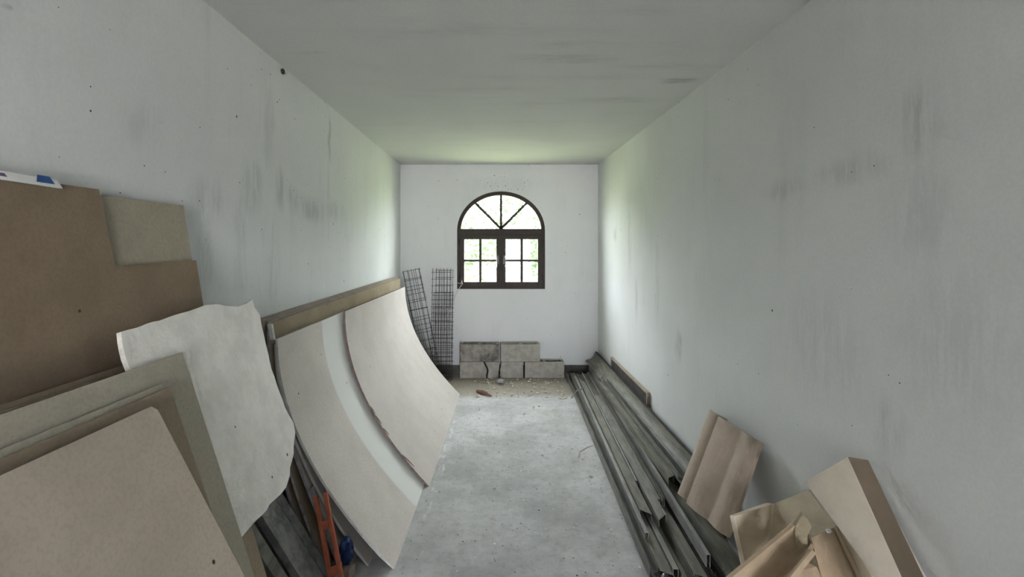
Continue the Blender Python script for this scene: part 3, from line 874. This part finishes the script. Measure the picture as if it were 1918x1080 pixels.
# framed dark panel on the right wall
fp = empty('framed_panel', (1.13, 4.1, 0), 'dark framed panel leaning on the right wall behind the gutter', 'panel')
ya, yb, za, zb = 3.55, 4.675, .012, .357
xf, xb = 1.127, 1.149
MB().box((xf + .006, ya + .012, za), (xb - .002, yb - .012, zb - .012)).build('panel', M['rust_dark'], fp)
MB().box((xf, ya, zb - .014), (xb, yb, zb)).build('frame_rail', M['pale_wood'], fp)
MB().box((xf, ya, za - .01), (xb, yb, za + .004)).build('frame_rail', M['pale_wood'], fp)
MB().box((xf, ya, za + .004), (xb, ya + .016, zb - .014)).build('frame_stile', M['pale_wood'], fp)
MB().box((xf, yb - .016, za + .004), (xb, yb, zb - .014)).build('frame_stile', M['pale_wood'], fp)

# ------------------------------------------------------------------ clay tiles in the right foreground
def quad_sheet(corners, heights, t, n_v=6):
    """surface over TL,TR,BR,BL with a profile across (u, height)"""
    TL, TR, BR, BL = corners
    nrm = (TR - TL).cross(BL - TL).normalized()
    if nrm.dot(EYE - TL) < 0: nrm = -nrm
    g = []
    for i in range(n_v + 1):
        v = i / n_v
        g.append([lerp(lerp(TL, TR, u), lerp(BL, BR, u), v) + nrm * h for u, h in heights])
    return g, nrm * -t
hts = [(0, .0), (.03, .010), (.10, .013), (.20, .010), (.25, -.006), (.295, -.008), (.305, .018), (.325, .034), (.42, .038), (.52, .036), (.60, .028), (.66, .017), (.70, .014), (.75, .019), (.85, .027), (.95, .022), (1, .004)]
g, t = quad_sheet((P(1330, 766, 2.42), P(1427, 828, 2.00), P(1364, 1006, 1.985), P(1270, 922, 2.40)), hts, .014, 8)
tag(MB().sheet(g, t).build('roof_tile', M['tile'], smooth=True), 'pinkish interlocking clay roof tile leaning on the right wall above the metal pile', 'roof tile', 'clay tiles in the right corner')

def multi_sheet(secs, t, name, mats, label, edge=None, smooth=True, cat='roof tile'):
    g = [[Vector(p) for p in s] for s in secs]
    R, N = len(g), len(g[0])
    nor = []
    for i in range(R):
        row = []
        for j in range(N):
            du = g[min(i+1, R-1)][j] - g[max(i-1, 0)][j]; dv = g[i][min(j+1, N-1)] - g[i][max(j-1, 0)]
            n = du.cross(dv).normalized()
            row.append(n)
        nor.append(row)
    ref = nor[R//2][N//2]; sg = -1 if ref.dot(EYE - g[R//2][N//2]) > 0 else 1
    mb = MB().sheet(g, lambda i, j: nor[i][j] * (t * sg), 0, edge)
    return tag(mb.build(name, mats, smooth=smooth), label, cat, 'clay tiles in the right corner')
def resamp(keys, n):
    """smooth polyline through key points"""
    out = []
    for k in range(n + 1):
        s = k / n * (len(keys) - 1); i = min(int(s), len(keys) - 2); out.append(lerp(Vector(keys[i]), Vector(keys[i+1]), s - i))
    return out
# V-shaped ridge tile showing its inside
kt = [P(1375, 966, 1.75), P(1449, 943, 1.88), P(1514, 917, 1.71)]
kb = [P(1398, 1062, 1.70), P(1434, 1045, 1.84), P(1632, 1070, 1.44)]
secs = []
for i in range(7):
    u = i / 6 * 1.75
    L_, F_, R_ = lerp(kt[0], kb[0], u), lerp(kt[1], kb[1], u), lerp(kt[2], kb[2], min(u, 1.0)) + Vector((0, 0, -.08)) * max(0, u - 1)
    secs.append([L_, lerp(L_, F_, .5), lerp(L_, F_, .95), lerp(F_, R_, .05), lerp(F_, R_, .5), R_])
multi_sheet(secs, .018, 'ridge_tile', [M['tile_cream']], 'pale V-shaped ridge tile with its hollow side to the room', None, False)
# tapered angular tile leaning on the wall, ridge towards the room
rt0, rl0, rr0 = P(1588, 855, 1.47), P(1508, 903, 1.56), P(1626, 861, 1.455)
rt1, rl1, rr1 = P(1690, 1082, 1.27), P(1640, 1082, 1.31), P(1731, 1082, 1.235)
secs = []
for i in range(8):
    u = i / 7 * 1.75
    a, b, c = lerp(rl0, rl1, min(u, 1.9)), lerp(rt0, rt1, u), lerp(rr0, rr1, u)
    secs.append([a, lerp(a, b, .25) + Vector((-.006, 0, 0)), lerp(a, b, .6), lerp(a, b, .95), b, lerp(b, c, .08), lerp(b, c, .5), c])
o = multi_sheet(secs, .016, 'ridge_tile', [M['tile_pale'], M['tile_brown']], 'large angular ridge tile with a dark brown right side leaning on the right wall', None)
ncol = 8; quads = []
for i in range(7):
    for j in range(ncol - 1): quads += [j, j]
for p, j in zip(o.data.polygons, quads):      # the right-hand faces take the darker brown
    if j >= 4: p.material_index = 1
# broken barrel tile
axis0, axis1 = P(1360, 1092, 1.66), P(1487, 984, 1.70)
def barrel(a, depth_px, w_px, tilt, seed=0): return a
secs = []
NS = 10
for i in range(NS + 1):
    u = i / NS
    L_ = lerp(P(1352, 1096, 1.53), P(1488, 984, 1.60), u)
    R_ = lerp(P(1440, 1130, 1.43), P(1520, 1030, 1.49), u)
    jag = .018 * noise.noise(Vector((u * 9, 1.3, 0)))
    row = []
    for j in range(11):
        v = j / 10
        sag = math.sin(math.pi * v) ** .8
        p = lerp(L_, R_, v) + Vector((.012, .04, -.055)) * sag
        if i == NS: p += (P(1488, 984, 1.70) - P(1352, 1096, 1.62)).normalized() * (.05 * math.sin(v * 3.0) * (1 if v < .75 else .4) + .012 * noise.noise(Vector((v * 11, 5, 0))))
        row.append(p)
    secs.append(row)
multi_sheet(secs, .013, 'barrel_tile', [M['tile_orange']], 'broken hollow barrel tile with its orange inside facing up', None)
# upright broken shard behind the barrel tile
tag(MB().prism([P(1488, 985, 1.60), P(1503, 962, 1.59), P(1514, 972, 1.58), P(1521, 986, 1.57), P(1513, 1004, 1.57), P(1514, 1030, 1.56), P(1500, 1042, 1.56), P(1490, 1020, 1.58)], (.004, .014, .004)).build('tile_shard', M['tile_olive'], bevel=.003),
    'jagged pale tile shard standing at the broken end of the barrel tile', 'roof tile', 'clay tiles in the right corner')
# flat tan tile with a raised edge
hts4 = [(0, .0), (.04, .008), (.3, .010), (.7, .009), (.80, .006), (.84, .0), (.88, .016), (.95, .020), (1, .006)]
g, t = quad_sheet((P(1518, 1009, 1.58), P(1569, 984, 1.56), P(1690, 1230, 1.36), P(1580, 1250, 1.40)), hts4, .013, 6)
tag(MB().sheet(g, t).build('roof_tile', M['tile_orange'], smooth=True), 'tan clay tile with a raised right edge in front of the ridge tiles', 'roof tile', 'clay tiles in the right corner')
tag(MB().prism([P(1440, 1082, 1.53), P(1500, 1046, 1.56), P(1530, 1060, 1.53), P(1570, 1150, 1.45), P(1470, 1170, 1.42)], (.01, .02, -.01)).build('roof_tile', M['tile_orange'], bevel=.004),
    'flat tan tile fragment below the barrel tile at the frame edge', 'roof tile', 'clay tiles in the right corner')
tag(blob('plaster_crumb', P(1552, 994, 1.535), (.008, .008, .006), 5, M['white_strip'], .5, 2), 'small white plaster crumb on the corner of the tan tile', 'crumb')

# ------------------------------------------------------------------ small things lying about
tag(blob('mud_lump', (XL + .008, 2.38, 2.322), (.010, .016, .013), 8, M['rust_dark'], .5, 2), 'small dark lump stuck high on the left wall near the ceiling', 'lump')
tag(blob('stone_chip', P(938, 713, 4.98), (.042, .03, .024), 3, M['stone'], .5, 2), 'pale stone chip on the floor below the blocks', 'stone')
a, b = P(894, 734, 4.70), P(921, 743, 4.55)
a.z = b.z = .012
tag(MB().tube([a, lerp(a, b, .4) + Vector((0, 0, .01)), b], [.016, .018, .006], 6).build('wood_splinter', M['wood'], smooth=True), 'brown wood splinter lying on the brown floor strip', 'wood')
curve_obj('twig', [Vector((.93, 3.16, .006)), Vector((.87 - .30, 3.30, .006)) + Vector((.12, .0, 0)), Vector((.66, 3.42, .008)) * 1.0][:0] or
          [P(1112, 834, 3.47) , P(1100, 838, 3.43), P(1086, 846, 3.355), P(1084, 856, 3.27)], .005, M['pale_wood'], 'pale bent twig on the concrete beside the metal pile', 'twig')
curve_obj('steel_rod', [P(1070, 745, 4.38), P(1080, 731, 4.40), P(1094, 726, 4.42)], .006, M['zinc'], 'short bent steel rod across the outer edge of the pile', 'rod')
curve_obj('steel_rod', [P(1126, 708, 4.6), P(1134, 694, 4.6)], .006, M['zinc_c'], 'short straight rod lying in the gutter', 'rod')
tag(blob('plastic_scrap', (.70, 2.02, .028), (.04, .03, .028), 9, M['black_rubber'], .9, 4, 3.0), 'black crumpled plastic at the near end of the outermost profile', 'scrap')
rr = random.Random(21)
rootset = empty('dry_roots', (.94, 2.0, .01), 'tangle of dry dark roots in the open channel at the near end of the pile', 'roots')
mb = MB()
for k in range(46):
    y = rr.uniform(1.85, 2.5); x = .938 + rr.uniform(-.008, .008); p = Vector((x, y, .012 + rr.uniform(0, .02)))
    mb.tube([p, p + Vector((rr.uniform(-.01, .01), rr.uniform(-.05, .05), rr.uniform(0, .04))), p + Vector((rr.uniform(-.012, .012), rr.uniform(-.09, .09), rr.uniform(0, .04)))], .0016, 4)
o = mb.build('root_strands', M['root'], rootset); o['kind'] = 'stuff'
# loose rubble crumbs before the blocks
mb = MB(); rr = random.Random(31)
for k in range(330):
    y = rr.uniform(4.5, 5.17) if k < 260 else rr.uniform(2.3, 4.5)
    x = (rr.gauss(.35, .35) if k < 260 else rr.uniform(-.35, .65))
    lim_l, lim_r = -.30, .77
    if not (lim_l < x < .635 + .030 * (y - 2.07)): continue
    s = rr.choice((.004, .006, .008, .011, .015, .02)) * (1 if k < 260 else .7)
    c = Vector((x, y, s * .35)); pts = []
    for q in range(6):
        d = [(1,0,0),(-1,0,0),(0,1,0),(0,-1,0),(0,0,.7),(0,0,-.35)][q]
        pts.append(c + Vector(d) * s * rr.uniform(.6, 1.2) if q < 5 else c + Vector((0, 0, -s * .35)))
    mb.add(pts, [(0,2,4),(2,1,4),(1,3,4),(3,0,4),(2,0,5),(1,2,5),(3,1,5),(0,3,5)])
tag(mb.build('rubble_crumbs', M['crumb']), 'loose plaster crumbs scattered over the floor before the blocks', 'rubble', kind='stuff')
